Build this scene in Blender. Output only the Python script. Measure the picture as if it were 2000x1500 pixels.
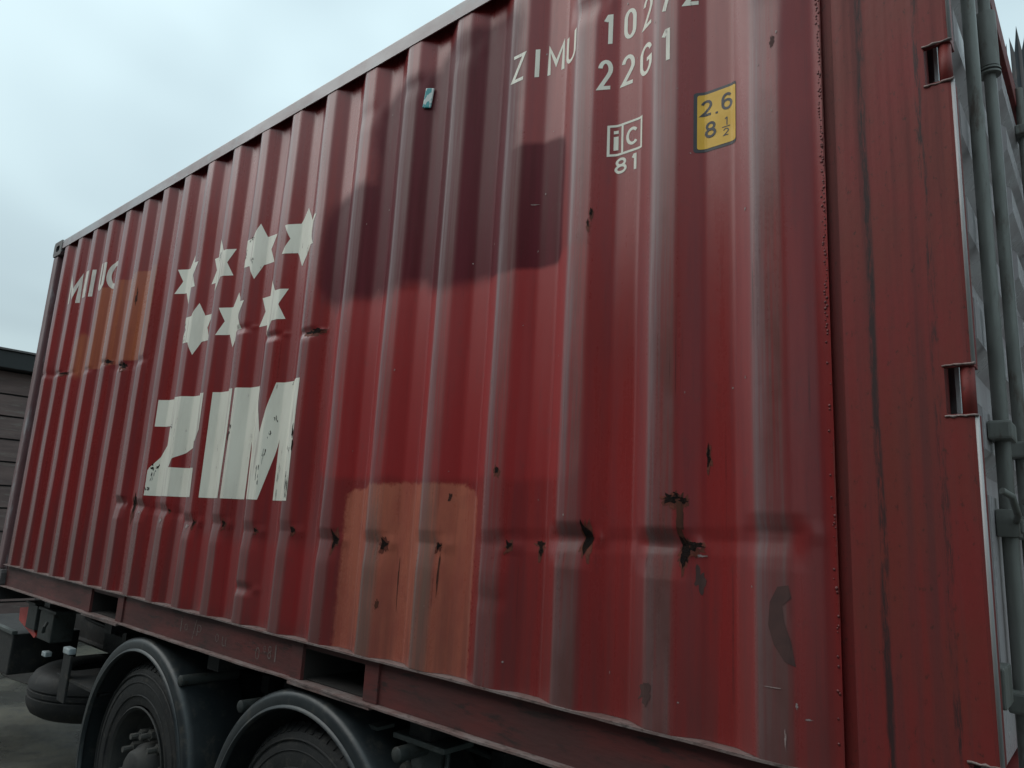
import bpy, bmesh, math, random
import numpy as np
from mathutils import Vector, Matrix
from mathutils import noise as mnoise

random.seed(7)
rng = np.random.default_rng(11)
for o in list(bpy.data.objects):
    bpy.data.objects.remove(o)
scene = bpy.context.scene
COL = scene.collection
G = 1.14                                   # height of the container floor line above the ground

# ------------------------------------------------------------------ camera
cam = bpy.data.cameras.new('camera')
camo = bpy.data.objects.new('camera', cam)
COL.objects.link(camo)
cam.sensor_width = 36.0
cam.lens = 1388.6 / 2000 * 36
cam.clip_start = 0.05
cam.clip_end = 800
RT = Vector((0.76199351, 0.6453871, 0.05330457))
UP = Vector((0.08406462, -0.18019708, 0.98003171))
FW = Vector((-0.64210515, 0.74229678, 0.19156323))
m = Matrix(((RT.x, UP.x, -FW.x, 0.2065), (RT.y, UP.y, -FW.y, -1.6455), (RT.z, UP.z, -FW.z, 0.6282 + G), (0, 0, 0, 1)))
camo.matrix_world = m
scene.camera = camo

# ------------------------------------------------------------------ world, sun, exposure
SUN_EL, SUN_AZ = math.radians(48), math.radians(226)     # direction towards the sun, azimuth from +Y clockwise
world = bpy.data.worlds.new('World')
scene.world = world
world.use_nodes = True
wn = world.node_tree.nodes
wl = world.node_tree.links
wn.clear()
w_out = wn.new('ShaderNodeOutputWorld')
bg = wn.new('ShaderNodeBackground')
sky = wn.new('ShaderNodeTexSky')
sky.sky_type = 'NISHITA'
sky.sun_disc = False
sky.sun_elevation = SUN_EL
sky.sun_rotation = SUN_AZ
sky.dust_density = 4.0
sky.air_density = 1.4
tc = wn.new('ShaderNodeTexCoord')
mp = wn.new('ShaderNodeMapping')
mp.inputs['Scale'].default_value = (1.0, 1.0, 2.6)
nz = wn.new('ShaderNodeTexNoise')
nz.inputs['Scale'].default_value = 1.25
nz.inputs['Detail'].default_value = 3
nz.inputs['Roughness'].default_value = 0.5
nz.inputs['Distortion'].default_value = 0.4
wl.new(tc.outputs['Generated'], mp.inputs['Vector'])
wl.new(mp.outputs['Vector'], nz.inputs['Vector'])
cr = wn.new('ShaderNodeValToRGB')
cr.color_ramp.elements[0].position = 0.30
cr.color_ramp.elements[0].color = (4.4, 5.6, 6.1, 1)
cr.color_ramp.elements[1].position = 0.66
cr.color_ramp.elements[1].color = (7.8, 9.8, 10.2, 1)
wl.new(nz.outputs['Fac'], cr.inputs['Fac'])
# overcast skies brighten towards the zenith
sep = wn.new('ShaderNodeSeparateXYZ')
wl.new(tc.outputs['Generated'], sep.inputs['Vector'])
mr = wn.new('ShaderNodeMapRange')
mr.inputs['From Min'].default_value = 0.0
mr.inputs['From Max'].default_value = 1.0
mr.inputs['To Min'].default_value = 0.86
mr.inputs['To Max'].default_value = 1.45
wl.new(sep.outputs['Z'], mr.inputs['Value'])
vm = wn.new('ShaderNodeVectorMath')
vm.operation = 'SCALE'
wl.new(cr.outputs['Color'], vm.inputs[0])
wl.new(mr.outputs['Result'], vm.inputs['Scale'])
mix = wn.new('ShaderNodeMixRGB')
mix.inputs['Fac'].default_value = 0.82
wl.new(sky.outputs['Color'], mix.inputs['Color1'])
wl.new(vm.outputs['Vector'], mix.inputs['Color2'])
wl.new(mix.outputs['Color'], bg.inputs['Color'])
bg.inputs['Strength'].default_value = 0.088
wl.new(bg.outputs['Background'], w_out.inputs['Surface'])

sun = bpy.data.lights.new('sun', 'SUN')
sun.energy = 1.1
sun.angle = math.radians(60)
sun.color = (1.0, 0.97, 0.93)
suno = bpy.data.objects.new('sun', sun)
COL.objects.link(suno)
sd = Vector((math.sin(SUN_AZ) * math.cos(SUN_EL), math.cos(SUN_AZ) * math.cos(SUN_EL), math.sin(SUN_EL)))
suno.rotation_euler = (-sd).to_track_quat('-Z', 'Y').to_euler()
suno.location = sd * 30

vs = scene.view_settings
vs.view_transform = 'Standard'
vs.look = 'None'
vs.exposure = 0.25
vs.gamma = 1.0
vs.use_curve_mapping = False

# ------------------------------------------------------------------ helpers
class MB:
    def __init__(s):
        s.v = []
        s.f = []

    def add(s, vs_, fs_):
        b = len(s.v)
        s.v += [tuple(p) for p in vs_]
        s.f += [tuple(b + i for i in f) for f in fs_]
        return s

    def box(s, x0, x1, y0, y1, z0, z1, c=0.0):
        if c <= 0:
            p = [(x, y, z) for x in (x0, x1) for y in (y0, y1) for z in (z0, z1)]
            return s.add(p, [(0, 1, 3, 2), (4, 6, 7, 5), (0, 4, 5, 1), (2, 3, 7, 6), (0, 2, 6, 4), (1, 5, 7, 3)])
        bm = bmesh.new()
        bmesh.ops.create_cube(bm, size=1.0)
        for q in bm.verts:
            q.co = Vector(((x0 + x1) / 2 + q.co.x * (x1 - x0), (y0 + y1) / 2 + q.co.y * (y1 - y0), (z0 + z1) / 2 + q.co.z * (z1 - z0)))
        bmesh.ops.bevel(bm, geom=list(bm.edges), offset=c, segments=2, affect='EDGES', profile=0.6)
        bm.verts.index_update()
        s.add([q.co for q in bm.verts], [[q.index for q in f.verts] for f in bm.faces])
        bm.free()
        return s

    def tube(s, pts, r, n=12, cap=True):
        pts = [Vector(p) for p in pts]
        rs = r if isinstance(r, (list, tuple)) else [r] * len(pts)
        rings = []
        t0 = (pts[1] - pts[0]).normalized()
        u = t0.orthogonal().normalized()
        for i, p in enumerate(pts):
            a = pts[max(i - 1, 0)]
            b = pts[min(i + 1, len(pts) - 1)]
            t = (b - a).normalized()
            u = (u - t * u.dot(t)).normalized()
            w = t.cross(u)
            rings.append([p + (u * math.cos(k * 2 * math.pi / n) + w * math.sin(k * 2 * math.pi / n)) * rs[i] for k in range(n)])
        vv = [q for rg in rings for q in rg]
        ff = []
        for i in range(len(pts) - 1):
            for k in range(n):
                ff.append((i * n + k, i * n + (k + 1) % n, (i + 1) * n + (k + 1) % n, (i + 1) * n + k))
        if cap:
            ff.append(tuple(range(n - 1, -1, -1)))
            ff.append(tuple((len(pts) - 1) * n + k for k in range(n)))
        return s.add(vv, ff)

    def lathe(s, prof, centre, axis='y', n=48, a0=0.0, a1=2 * math.pi):
        """prof: list of (radius, along-axis)"""
        full = abs(a1 - a0 - 2 * math.pi) < 1e-6
        m_ = n if full else n + 1
        vv = []
        for k in range(m_):
            a = a0 + (a1 - a0) * k / n
            for r, h in prof:
                if axis == 'y':
                    vv.append((centre[0] + r * math.cos(a), centre[1] + h, centre[2] + r * math.sin(a)))
                else:
                    vv.append((centre[0] + r * math.cos(a), centre[1] + r * math.sin(a), centre[2] + h))
        q = len(prof)
        ff = []
        for k in range(n if full else n):
            k2 = (k + 1) % m_
            for j in range(q - 1):
                ff.append((k * q + j, k * q + j + 1, k2 * q + j + 1, k2 * q + j))
        return s.add(vv, ff)

    def prism(s, poly, axis, a, b):
        """poly of 2-D points extruded along axis from a to b"""
        n = len(poly)
        def P(p, h):
            return {'x': (h, p[0], p[1]), 'y': (p[0], h, p[1]), 'z': (p[0], p[1], h)}[axis]
        vv = [P(p, a) for p in poly] + [P(p, b) for p in poly]
        ff = [tuple(range(n - 1, -1, -1)), tuple(range(n, 2 * n))]
        ff += [(i, (i + 1) % n, n + (i + 1) % n, n + i) for i in range(n)]
        return s.add(vv, ff)

    def build(s, name, mat, parent=None, smooth=False, fix=True, angle=None):
        me = bpy.data.meshes.new(name)
        me.from_pydata(s.v, [], s.f)
        if fix:
            bm = bmesh.new()
            bm.from_mesh(me)
            bmesh.ops.recalc_face_normals(bm, faces=bm.faces)
            bm.to_mesh(me)
            bm.free()
        me.materials.append(mat)
        if smooth:
            for p in me.polygons:
                p.use_smooth = True
        o = bpy.data.objects.new(name, me)
        COL.objects.link(o)
        o.parent = parent
        if angle:
            me.set_sharp_from_angle(angle=math.radians(angle))
        return o


def empty(name, loc, label, cat, group=None):
    o = bpy.data.objects.new(name, None)
    o.empty_display_size = 0.2
    COL.objects.link(o)
    o.location = loc
    o['label'] = label
    o['category'] = cat
    if group:
        o['group'] = group
    return o


class NT:
    """small wrapper that builds a principled material"""
    def __init__(s, name):
        s.m = bpy.data.materials.new(name)
        s.m.use_nodes = True
        s.t = s.m.node_tree
        s.b = s.t.nodes['Principled BSDF']
        s.tc = s.t.nodes.new('ShaderNodeTexCoord')

    def n(s, kind):
        return s.t.nodes.new(kind)

    def link(s, a, b):
        s.t.links.new(a, b)

    def val(s, sock, v):
        if hasattr(v, 'is_output') or isinstance(v, bpy.types.NodeSocket):
            s.link(v, sock)
        else:
            sock.default_value = v

    def noise(s, scale, vec=(1, 1, 1), detail=4, rough=0.55, dist=0.0, off=(0, 0, 0)):
        mp_ = s.n('ShaderNodeMapping')
        mp_.inputs['Scale'].default_value = vec
        mp_.inputs['Location'].default_value = off
        s.link(s.tc.outputs['Object'], mp_.inputs['Vector'])
        t = s.n('ShaderNodeTexNoise')
        t.inputs['Scale'].default_value = scale
        t.inputs['Detail'].default_value = detail
        t.inputs['Roughness'].default_value = rough
        t.inputs['Distortion'].default_value = dist
        s.link(mp_.outputs['Vector'], t.inputs['Vector'])
        return t.outputs['Fac']

    def ramp(s, v, a, b, lo=0.0, hi=1.0):
        r = s.n('ShaderNodeMapRange')
        r.interpolation_type = 'SMOOTHSTEP'
        r.inputs['From Min'].default_value = a
        r.inputs['From Max'].default_value = b
        r.inputs['To Min'].default_value = lo
        r.inputs['To Max'].default_value = hi
        s.val(r.inputs['Value'], v)
        return r.outputs['Result']

    def math(s, op, a, b=0.0):
        r = s.n('ShaderNodeMath')
        r.operation = op
        s.val(r.inputs[0], a)
        s.val(r.inputs[1], b)
        return r.outputs[0]

    def mix(s, fac, a, b):
        r = s.n('ShaderNodeMixRGB')
        s.val(r.inputs['Fac'], fac)
        for k, v in (('Color1', a), ('Color2', b)):
            if isinstance(v, tuple):
                r.inputs[k].default_value = (v[0], v[1], v[2], 1)
            else:
                s.link(v, r.inputs[k])
        return r.outputs['Color']

    def attr(s, name):
        a = s.n('ShaderNodeAttribute')
        a.attribute_name = name
        return a.outputs['Fac']

    def bump(s, h, strength=0.2, dist=0.01):
        b = s.n('ShaderNodeBump')
        b.inputs['Strength'].default_value = strength
        b.inputs['Distance'].default_value = dist
        s.link(h, b.inputs['Height'])
        s.link(b.outputs['Normal'], s.b.inputs['Normal'])

    def done(s, col, rough=0.5, metal=0.0, spec=0.5):
        if isinstance(col, tuple):
            s.b.inputs['Base Color'].default_value = (col[0], col[1], col[2], 1)
        else:
            s.link(col, s.b.inputs['Base Color'])
        s.val(s.b.inputs['Roughness'], rough)
        s.val(s.b.inputs['Metallic'], metal)
        s.val(s.b.inputs['Specular IOR Level'], spec)
        return s.m


def simple(name, c1, c2, scale=8, rough=0.5, metal=0.0, spec=0.5, vec=(1, 1, 1), bump=0.0, dirt=None):
    t = NT(name)
    f = t.noise(scale, vec, 4, 0.6)
    col = t.mix(t.ramp(f, 0.3, 0.7), c1, c2)
    if dirt:
        col = t.mix(t.ramp(t.noise(scale * 2.7, vec, 5, 0.7, off=(3, 1, 7)), 0.52, 0.68, 0, 0.85), col, dirt)
    if bump:
        t.bump(t.noise(scale * 6, vec, 5), bump, 0.01)
    return t.done(col, t.ramp(f, 0.2, 0.8, max(rough - 0.1, 0.03), min(rough + 0.12, 1)), metal, spec)


# ------------------------------------------------------------------ materials
def panel_paint():
    t = NT('weathered_red_paint')
    low = t.noise(1.3, (1, 1, 0.8), 4, 0.55)
    streak = t.noise(9, (2.6, 1, 0.10), 6, 0.6)
    thin = t.noise(34, (3.0, 1, 0.05), 6, 0.65, off=(5, 2, 1))
    fine = t.noise(60, (1, 1, 1), 5, 0.7)
    med = t.noise(6, (1, 1, 0.55), 6, 0.62, off=(2, 9, 4))
    red = t.mix(t.ramp(low, 0.35, 0.65), (0.285, 0.028, 0.027), (0.235, 0.029, 0.028))
    red = t.mix(t.ramp(streak, 0.42, 0.72, 0, 0.55), red, (0.175, 0.024, 0.030))
    red = t.mix(t.ramp(med, 0.55, 0.75, 0, 0.45), red, (0.31, 0.040, 0.038))
    fr = t.ramp(t.math('ADD', t.attr('fresh'), t.math('MULTIPLY', t.math('SUBTRACT', med, 0.5), 0.7)), 0.3, 0.7, 0, 0.9)
    red = t.mix(fr, red, (0.33, 0.025, 0.026))
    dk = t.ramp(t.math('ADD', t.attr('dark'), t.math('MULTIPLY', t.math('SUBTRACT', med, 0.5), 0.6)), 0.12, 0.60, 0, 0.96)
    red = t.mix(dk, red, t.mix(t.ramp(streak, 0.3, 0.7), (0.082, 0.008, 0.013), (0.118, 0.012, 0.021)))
    og = t.ramp(t.math('ADD', t.attr('orange'), t.math('MULTIPLY', t.math('SUBTRACT', t.math('ADD', t.math('MULTIPLY', med, 0.5), t.math('MULTIPLY', fine, 0.5)), 0.5), 1.3)), 0.36, 0.66, 0, 1)
    ocol = t.mix(t.ramp(med, 0.4, 0.65), (0.46, 0.138, 0.088), (0.39, 0.100, 0.070))
    red = t.mix(og, red, ocol)
    bl = t.ramp(t.math('ADD', t.attr('brown'), t.math('MULTIPLY', t.math('SUBTRACT', med, 0.5), 0.8)), 0.35, 0.60, 0, 0.95)
    red = t.mix(bl, red, t.mix(t.ramp(streak, 0.35, 0.65), (0.42, 0.125, 0.060), (0.32, 0.080, 0.045)))
    # rubbed ridges: paint worn to a grey-brown film
    rg = t.math('MULTIPLY', t.attr('ridge'), t.math('ADD', t.ramp(t.math('ADD', thin, t.math('MULTIPLY', med, 0.6)), 0.62, 0.95, 0.08, 0.55), t.math('MULTIPLY', t.attr('rub'), 0.42)))
    wear = t.mix(t.ramp(med, 0.4, 0.62), (0.165, 0.095, 0.092), (0.135, 0.060, 0.055))
    col = t.mix(rg, red, wear)
    ogr = t.math('MULTIPLY', t.math('MULTIPLY', rg, og), 0.8)
    col = t.mix(ogr, col, (0.22, 0.145, 0.11))
    # pale line along each crest: rubbed paint plus sky sheen put into the colour
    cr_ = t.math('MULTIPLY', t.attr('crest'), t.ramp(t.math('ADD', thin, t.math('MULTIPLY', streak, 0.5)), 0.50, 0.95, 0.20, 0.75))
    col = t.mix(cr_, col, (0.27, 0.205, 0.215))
    # bleached chalky film
    ch = t.ramp(t.noise(3.0, (1.6, 1, 0.35), 5, 0.6, off=(8, 3, 3)), 0.5, 0.75, 0, 0.10)
    col = t.mix(ch, col, (0.26, 0.09, 0.095))
    # fine vertical scuffing and road film
    col = t.mix(t.ramp(t.noise(46, (2.6, 1, 0.12), 5, 0.75, off=(6, 6, 1)), 0.52, 0.78, 0, 0.34), col, (0.085, 0.030, 0.032))
    col = t.mix(t.ramp(t.noise(18, (1, 1, 0.7), 5, 0.75, off=(1, 8, 5)), 0.56, 0.74, 0, 0.22), col, (0.10, 0.045, 0.043))
    # run-off lines and specks of rust
    ln = t.math('MULTIPLY', t.ramp(t.noise(52, (2.2, 1, 0.03), 3, 0.5, 0.3, off=(1, 4, 2)), 0.66, 0.74), t.ramp(med, 0.42, 0.6))
    col = t.mix(t.math('MULTIPLY', ln, 0.55), col, (0.045, 0.018, 0.018))
    sp = t.ramp(fine, 0.70, 0.78, 0, 0.8)
    col = t.mix(sp, col, (0.05, 0.022, 0.018))
    # grime film gathers towards the floor
    gr = t.math('MULTIPLY', t.attr('grime'), t.ramp(streak, 0.35, 0.65, 0.25, 0.8))
    col = t.mix(gr, col, (0.12, 0.050, 0.046))
    t.bump(t.math('ADD', t.math('MULTIPLY', fine, 0.35), med), 0.10, 0.006)
    ro = t.math('ADD', t.ramp(t.math('ADD', streak, t.math('MULTIPLY', fine, 0.3)), 0.3, 1.0, 0.22, 0.40), t.math('MULTIPLY', t.math('MAXIMUM', dk, fr), 0.12))
    return t.done(col, ro, 0.0, t.math('SUBTRACT', 0.42, t.math('MULTIPLY', dk, 0.26)))


def post_paint():
    t = NT('post_red_paint')
    med = t.noise(5, (1, 1, 0.5), 6, 0.62)
    streak = t.noise(12, (2.4, 1, 0.07), 6, 0.6)
    col = t.mix(t.ramp(med, 0.35, 0.65), (0.200, 0.025, 0.024), (0.170, 0.032, 0.025))
    col = t.mix(t.ramp(streak, 0.42, 0.7, 0, 0.7), col, (0.098, 0.028, 0.028))
    # long scrape where wires rubbed: one vertical dark line
    sx = t.n('ShaderNodeSeparateXYZ')
    t.link(t.tc.outputs['Object'], sx.inputs['Vector'])
    wob = t.math('MULTIPLY', t.math('SUBTRACT', t.noise(2.2, (0.01, 0.01, 1), 4, 0.6), 0.5), 0.03)
    for xc, wd, lo, hi in ((-0.182, 0.011, 0.38, 0.56), (-0.066, 0.010, 0.44, 0.62)):
        d = t.math('ABSOLUTE', t.math('SUBTRACT', t.math('ADD', sx.outputs['X'], wob), xc))
        band = t.ramp(d, wd * 0.3, wd, 1, 0)
        gate = t.ramp(t.noise(9.0, (8, 1, 0.8), 5, 0.8, off=(xc * 40, 0, 0)), lo, hi)
        col = t.mix(t.math('MULTIPLY', t.math('MULTIPLY', band, gate), 0.88), col, (0.026, 0.020, 0.021))
    col = t.mix(t.ramp(t.noise(75, (1, 1, 0.5), 5, 0.75), 0.56, 0.68, 0, 0.75), col, (0.060, 0.022, 0.018))
    t.bump(t.noise(70, (1, 1, 0.6), 6), 0.12, 0.004)
    return t.done(col, t.ramp(streak, 0.3, 0.7, 0.50, 0.70), 0, 0.32)


M = {}
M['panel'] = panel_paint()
M['post'] = post_paint()
M['rail'] = simple('rail_red_paint', (0.145, 0.034, 0.031), (0.085, 0.034, 0.032), 5, 0.6, 0, 0.45, (0.5, 1, 2), 0.15, (0.035, 0.026, 0.024))
M['lip'] = simple('scraped_flange', (0.26, 0.21, 0.20), (0.17, 0.10, 0.09), 14, 0.5, 0.1, 0.5, (0.7, 1, 1), 0.2, (0.07, 0.05, 0.045))
M['toprail'] = simple('top_rail_sky_sheen_paint', (0.34, 0.31, 0.32), (0.25, 0.18, 0.185), 3, 0.34, 0.0, 0.5, (0.6, 1, 1), 0.1, (0.30, 0.31, 0.32))  # the rail's sky reflection is put into this pale grey base colour
M['frontpost'] = simple('front_post_paint', (0.20, 0.12, 0.125), (0.13, 0.06, 0.06), 4, 0.5, 0, 0.5, (1, 1, 0.3), 0.1, (0.27, 0.26, 0.27))
M['casting'] = simple('casting_steel', (0.09, 0.085, 0.085), (0.14, 0.12, 0.12), 12, 0.6, 0.2, 0.5, (1, 1, 1), 0.2)
M['white'] = None
def white_paint():
    t = NT('white_sign_paint')
    a = t.noise(7, (1.5, 1, 0.35), 6, 0.65)
    b = t.noise(38, (2.2, 1, 0.35), 6, 0.7, off=(4, 0, 2))
    col = t.mix(t.ramp(a, 0.4, 0.7), (0.83, 0.81, 0.71), (0.74, 0.715, 0.62))
    col = t.mix(t.math('MULTIPLY', t.attr('ridge'), t.ramp(t.noise(26, (2.5, 1, 0.10), 5, 0.65, off=(2, 2, 8)), 0.48, 0.66, 0, 0.55)), col, (0.36, 0.27, 0.25))
    col = t.mix(t.ramp(t.math('ADD', t.math('MULTIPLY', a, 0.5), t.math('MULTIPLY', b, 0.6)), 0.66, 0.72, 0, 0.9), col, (0.13, 0.045, 0.042))
    return t.done(col, 0.5, 0, 0.4)
M['white'] = white_paint()
M['oldwhite'] = simple('faded_white_paint', (0.76, 0.73, 0.66), (0.60, 0.55, 0.50), 30, 0.6, 0, 0.4, (2, 1, 0.5))
M['yellow'] = simple('yellow_sticker', (0.74, 0.43, 0.022), (0.66, 0.37, 0.020), 12, 0.4, 0, 0.5)
M['black'] = simple('black_print', (0.022, 0.022, 0.030), (0.035, 0.033, 0.042), 20, 0.45)
M['rust'] = simple('bare_rust_and_shade', (0.008, 0.007, 0.007), (0.026, 0.014, 0.011), 40, 0.9, 0, 0.12, (1, 1, 1), 0.4)  # rust, and the near-black of the painted fold shade
M['rustbrown'] = simple('rust_run', (0.10, 0.032, 0.018), (0.06, 0.022, 0.016), 30, 0.8, 0, 0.3, (2, 1, 0.3))
M['rusthalo'] = simple('rust_bloom', (0.17, 0.042, 0.026), (0.10, 0.030, 0.022), 60, 0.75, 0, 0.3)
M['bare'] = simple('bare_primer', (0.075, 0.042, 0.040), (0.095, 0.052, 0.048), 25, 0.8, 0, 0.2)
M['scratch'] = simple('pale_scratch', (0.36, 0.28, 0.27), (0.22, 0.14, 0.13), 60, 0.5)
M['chalk'] = simple('chalk_line', (0.20, 0.15, 0.14), (0.13, 0.085, 0.08), 120, 0.9)
M['weld'] = simple('weld_paint', (0.20, 0.034, 0.034), (0.12, 0.026, 0.026), 50, 0.45, 0, 0.6, (1, 1, 1), 0.3)
M['doorpaint'] = simple('door_paint', (0.46, 0.43, 0.44), (0.36, 0.31, 0.32), 6, 0.30, 0, 0.6, (1, 1, 0.5), 0.05)
M['doorframe'] = simple('door_frame_paint', (0.42, 0.43, 0.43), (0.30, 0.27, 0.28), 5, 0.4, 0, 0.5, (1, 1, 0.3), 0.05)
M['galv'] = simple('dull_galvanised', (0.175, 0.18, 0.165), (0.11, 0.11, 0.10), 9, 0.5, 0.15, 0.5, (1, 1, 0.25), 0.12, (0.075, 0.052, 0.040))
M['gasket'] = simple('pale_gasket', (0.6, 0.63, 0.64), (0.5, 0.52, 0.53), 9, 0.5)
M['rubber'] = simple('tyre_rubber', (0.020, 0.021, 0.022), (0.034, 0.034, 0.034), 9, 0.68, 0, 0.4, (1, 1, 1), 0.2, (0.062, 0.057, 0.050))
M['fender'] = simple('black_plastic', (0.018, 0.023, 0.026), (0.03, 0.035, 0.038), 5, 0.40, 0, 0.5, (1, 1, 1), 0.08, (0.065, 0.062, 0.055))
M['chassis'] = simple('dirty_black_chassis', (0.016, 0.017, 0.018), (0.03, 0.03, 0.03), 7, 0.6, 0, 0.4, (1, 1, 1), 0.2, (0.05, 0.043, 0.036))
M['chassisgrey'] = simple('oily_grey_steel', (0.06, 0.072, 0.07), (0.10, 0.115, 0.11), 10, 0.55, 0.1, 0.5, (1, 1, 1), 0.2, (0.04, 0.035, 0.03))
M['chassismid'] = simple('dirty_grey_steel', (0.028, 0.034, 0.034), (0.05, 0.055, 0.052), 10, 0.6, 0, 0.4, (1, 1, 1), 0.25, (0.03, 0.025, 0.02))
M['hub'] = simple('dusty_hub', (0.030, 0.032, 0.033), (0.055, 0.053, 0.048), 14, 0.7, 0, 0.4, (1, 1, 1), 0.2)
M['nut'] = simple('dusty_steel_nuts', (0.085, 0.085, 0.08), (0.12, 0.115, 0.105), 30, 0.6, 0.2, 0.5, (1, 1, 1), 0.2)
M['bolt'] = simple('bright_bolt', (0.55, 0.62, 0.64), (0.35, 0.40, 0.42), 40, 0.4, 0.3)
M['redsteel'] = simple('bright_red_steel', (0.50, 0.045, 0.035), (0.38, 0.04, 0.035), 12, 0.5)
M['dark'] = simple('dark_interior', (0.02, 0.017, 0.016), (0.03, 0.025, 0.023), 8, 0.9)
M['roof'] = simple('roof_paint', (0.17, 0.05, 0.05), (0.12, 0.05, 0.05), 4, 0.5)
M['board'] = simple('brown_clad_board', (0.17, 0.115, 0.105), (0.12, 0.085, 0.080), 3, 0.75, 0, 0.35, (1, 0.4, 3), 0.15, (0.19, 0.16, 0.14))
M['fascia'] = simple('black_fascia', (0.010, 0.012, 0.013), (0.018, 0.02, 0.02), 4, 0.6)
M['pale_d'] = simple('dark_palisade_steel', (0.022, 0.027, 0.032), (0.04, 0.046, 0.05), 6, 0.6, 0.2, 0.5, (1, 1, 0.3), 0.05, (0.06, 0.05, 0.045))
M['pale_l'] = simple('galvanised_palisade_steel', (0.26, 0.30, 0.31), (0.18, 0.21, 0.22), 6, 0.5, 0.3, 0.5, (1, 1, 0.3))
M['concrete'] = simple('grey_concrete', (0.25, 0.24, 0.225), (0.19, 0.18, 0.17), 3, 0.85, 0, 0.4, (1, 1, 1), 0.3, (0.12, 0.115, 0.105))
M['brick'] = simple('dull_brick', (0.22, 0.13, 0.11), (0.17, 0.10, 0.09), 14, 0.85, 0, 0.3)
def tag_mat():
    t = NT('teal_white_print')
    f = t.noise(55, (1, 1, 0.5), 2, 0.4)
    return t.done(t.mix(t.ramp(f, 0.47, 0.53), (0.05, 0.30, 0.32), (0.62, 0.66, 0.64)), 0.35)
M['tag'] = tag_mat()
def ground_mat():
    t = NT('wet_yard_asphalt')
    a = t.noise(0.9, (1, 1, 1), 6, 0.6)
    b = t.noise(9, (1, 1, 1), 8, 0.7)
    c = t.noise(140, (1, 1, 1), 4, 0.7)
    col = t.mix(t.ramp(a, 0.38, 0.62), (0.050, 0.051, 0.045), (0.088, 0.083, 0.062))
    col = t.mix(t.ramp(b, 0.45, 0.65, 0, 0.7), col, (0.035, 0.038, 0.036))
    col = t.mix(t.ramp(c, 0.58, 0.66, 0, 0.5), col, (0.14, 0.135, 0.12))
    t.bump(t.math('ADD', t.math('MULTIPLY', c, 0.5), b), 0.5, 0.02)
    return t.done(col, t.ramp(a, 0.4, 0.6, 0.18, 0.7), 0, 0.5)
M['ground'] = ground_mat()
def puddle_mat():
    t = NT('muddy_water')
    t.bump(t.noise(5, (1, 1, 1), 2), 0.02, 0.01)
    return t.done((0.03, 0.032, 0.03), 0.04, 0, 0.6)
M['puddle'] = puddle_mat()

# ------------------------------------------------------------------ ground
gm = MB()
gm.add([(-150, -150, 0), (150, -150, 0), (150, 150, 0), (-150, 150, 0)], [(0, 1, 2, 3)])
g = gm.build('ground', M['ground'])
g['kind'] = 'structure'
def puddle(cx, cy, rx, ry, seed):
    pm = MB()
    pts = []
    for k in range(40):
        a = k * 2 * math.pi / 40
        r = 1 + 0.35 * mnoise.noise(Vector((math.cos(a) * 1.3 + seed, math.sin(a) * 1.3, seed)))
        pts.append((cx + rx * r * math.cos(a), cy + ry * r * math.sin(a), 0.004))
    pm.add(pts, [tuple(range(40))])
    o = pm.build('puddle', M['puddle'])
    o['kind'] = 'structure'
puddle(-8.6, 1.2, 1.1, 0.35, 7.7)

# ------------------------------------------------------------------ container
L, W, Hh = 6.058, 2.438, 2.591
XI = [-5.8209 + 0.2818 * i + max(0, i - 15) * 0.005 for i in range(20)]
Y_OUT, Y_IN = 0.004, 0.040
kx, ky = [-6.2], [Y_IN]
for xi in XI:
    kx += [xi - 0.068, xi, xi + 0.072, xi + 0.140]
    ky += [Y_IN, Y_OUT, Y_OUT, Y_IN]
kx.append(0.2)
ky.append(Y_IN)
tx = np.arange(-6.2, 0.2, 0.001)
ty = np.interp(tx, kx, ky)
ker = np.ones(9) / 9
for _ in range(2):
    ty = np.convolve(np.pad(ty, 4, mode='edge'), ker, mode='valid')
ridge_raw = np.zeros_like(tx)
for xi in XI:
    ridge_raw = np.maximum(ridge_raw, np.clip(np.minimum((tx - (xi - 0.014)) / 0.012, (xi + 0.082 - tx) / 0.020), 0, 1))

# crushed ridges: (x of ridge left edge index, z, depth, half-height up, half-height down, sideways push)
DENT = []
row = {6: .625, 7: .610, 8: .590, 9: .560, 10: .545, 11: .545, 12: .540, 13: .535, 14: .535, 15: .545, 16: .570, 17: .590, 18: .605, 19: .632}
for i, z in row.items():
    z += 0.010 * math.sin(i * 2.7)
    row[i] = z
    d = 0.007 + 0.002 * ((i * 7) % 4)
    if i in (17, 18):
        d = 0.018
    if i == 19:
        d = 0.010
    if i == 6:
        d = 0.014
    DENT.append((i, z, d, 0.042, 0.085, 0.014 if i != 19 else 0.004))
DENT += [(12, 1.385, .010, .018, .030, .008), (11, 1.405, .009, .02, .03, .005), (10, 1.478, .007, .02, .03, .004),
         (1, 1.500, .009, .020, .030, .004), (2, 1.475, .004, .02, .03, 0), (3, 1.47, .005, .02, .03, 0), (4, 1.49, .006, .02, .03, .003),
         (5, 1.435, .007, .025, .03, .004), (6, 1.445, .004, .03, .03, 0), (11, .295, .012, .03, .03, .008), (16, .40, .005, .03, .03, 0),
         (13, 2.31, .004, .05, .08, 0), (17, 2.285, .010, .05, .06, .012), (14, 2.33, .006, .04, .06, .003), (15, 2.36, .005, .06, .07, .004), (19, 2.02, .006, .20, .25, .010)]
_np = rng.uniform(0, 6.28, 24)
def wavy(x, z):
    s = 0
    for k in range(8):
        fx, fz = 0.8 + 0.9 * k, 1.1 + 0.55 * ((k * 3) % 7)
        s = s + np.sin(fx * x * 2.3 + _np[k]) * np.sin(fz * z * 2.1 + _np[k + 8]) / (1 + 0.6 * k)
    return s * 0.0016
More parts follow.
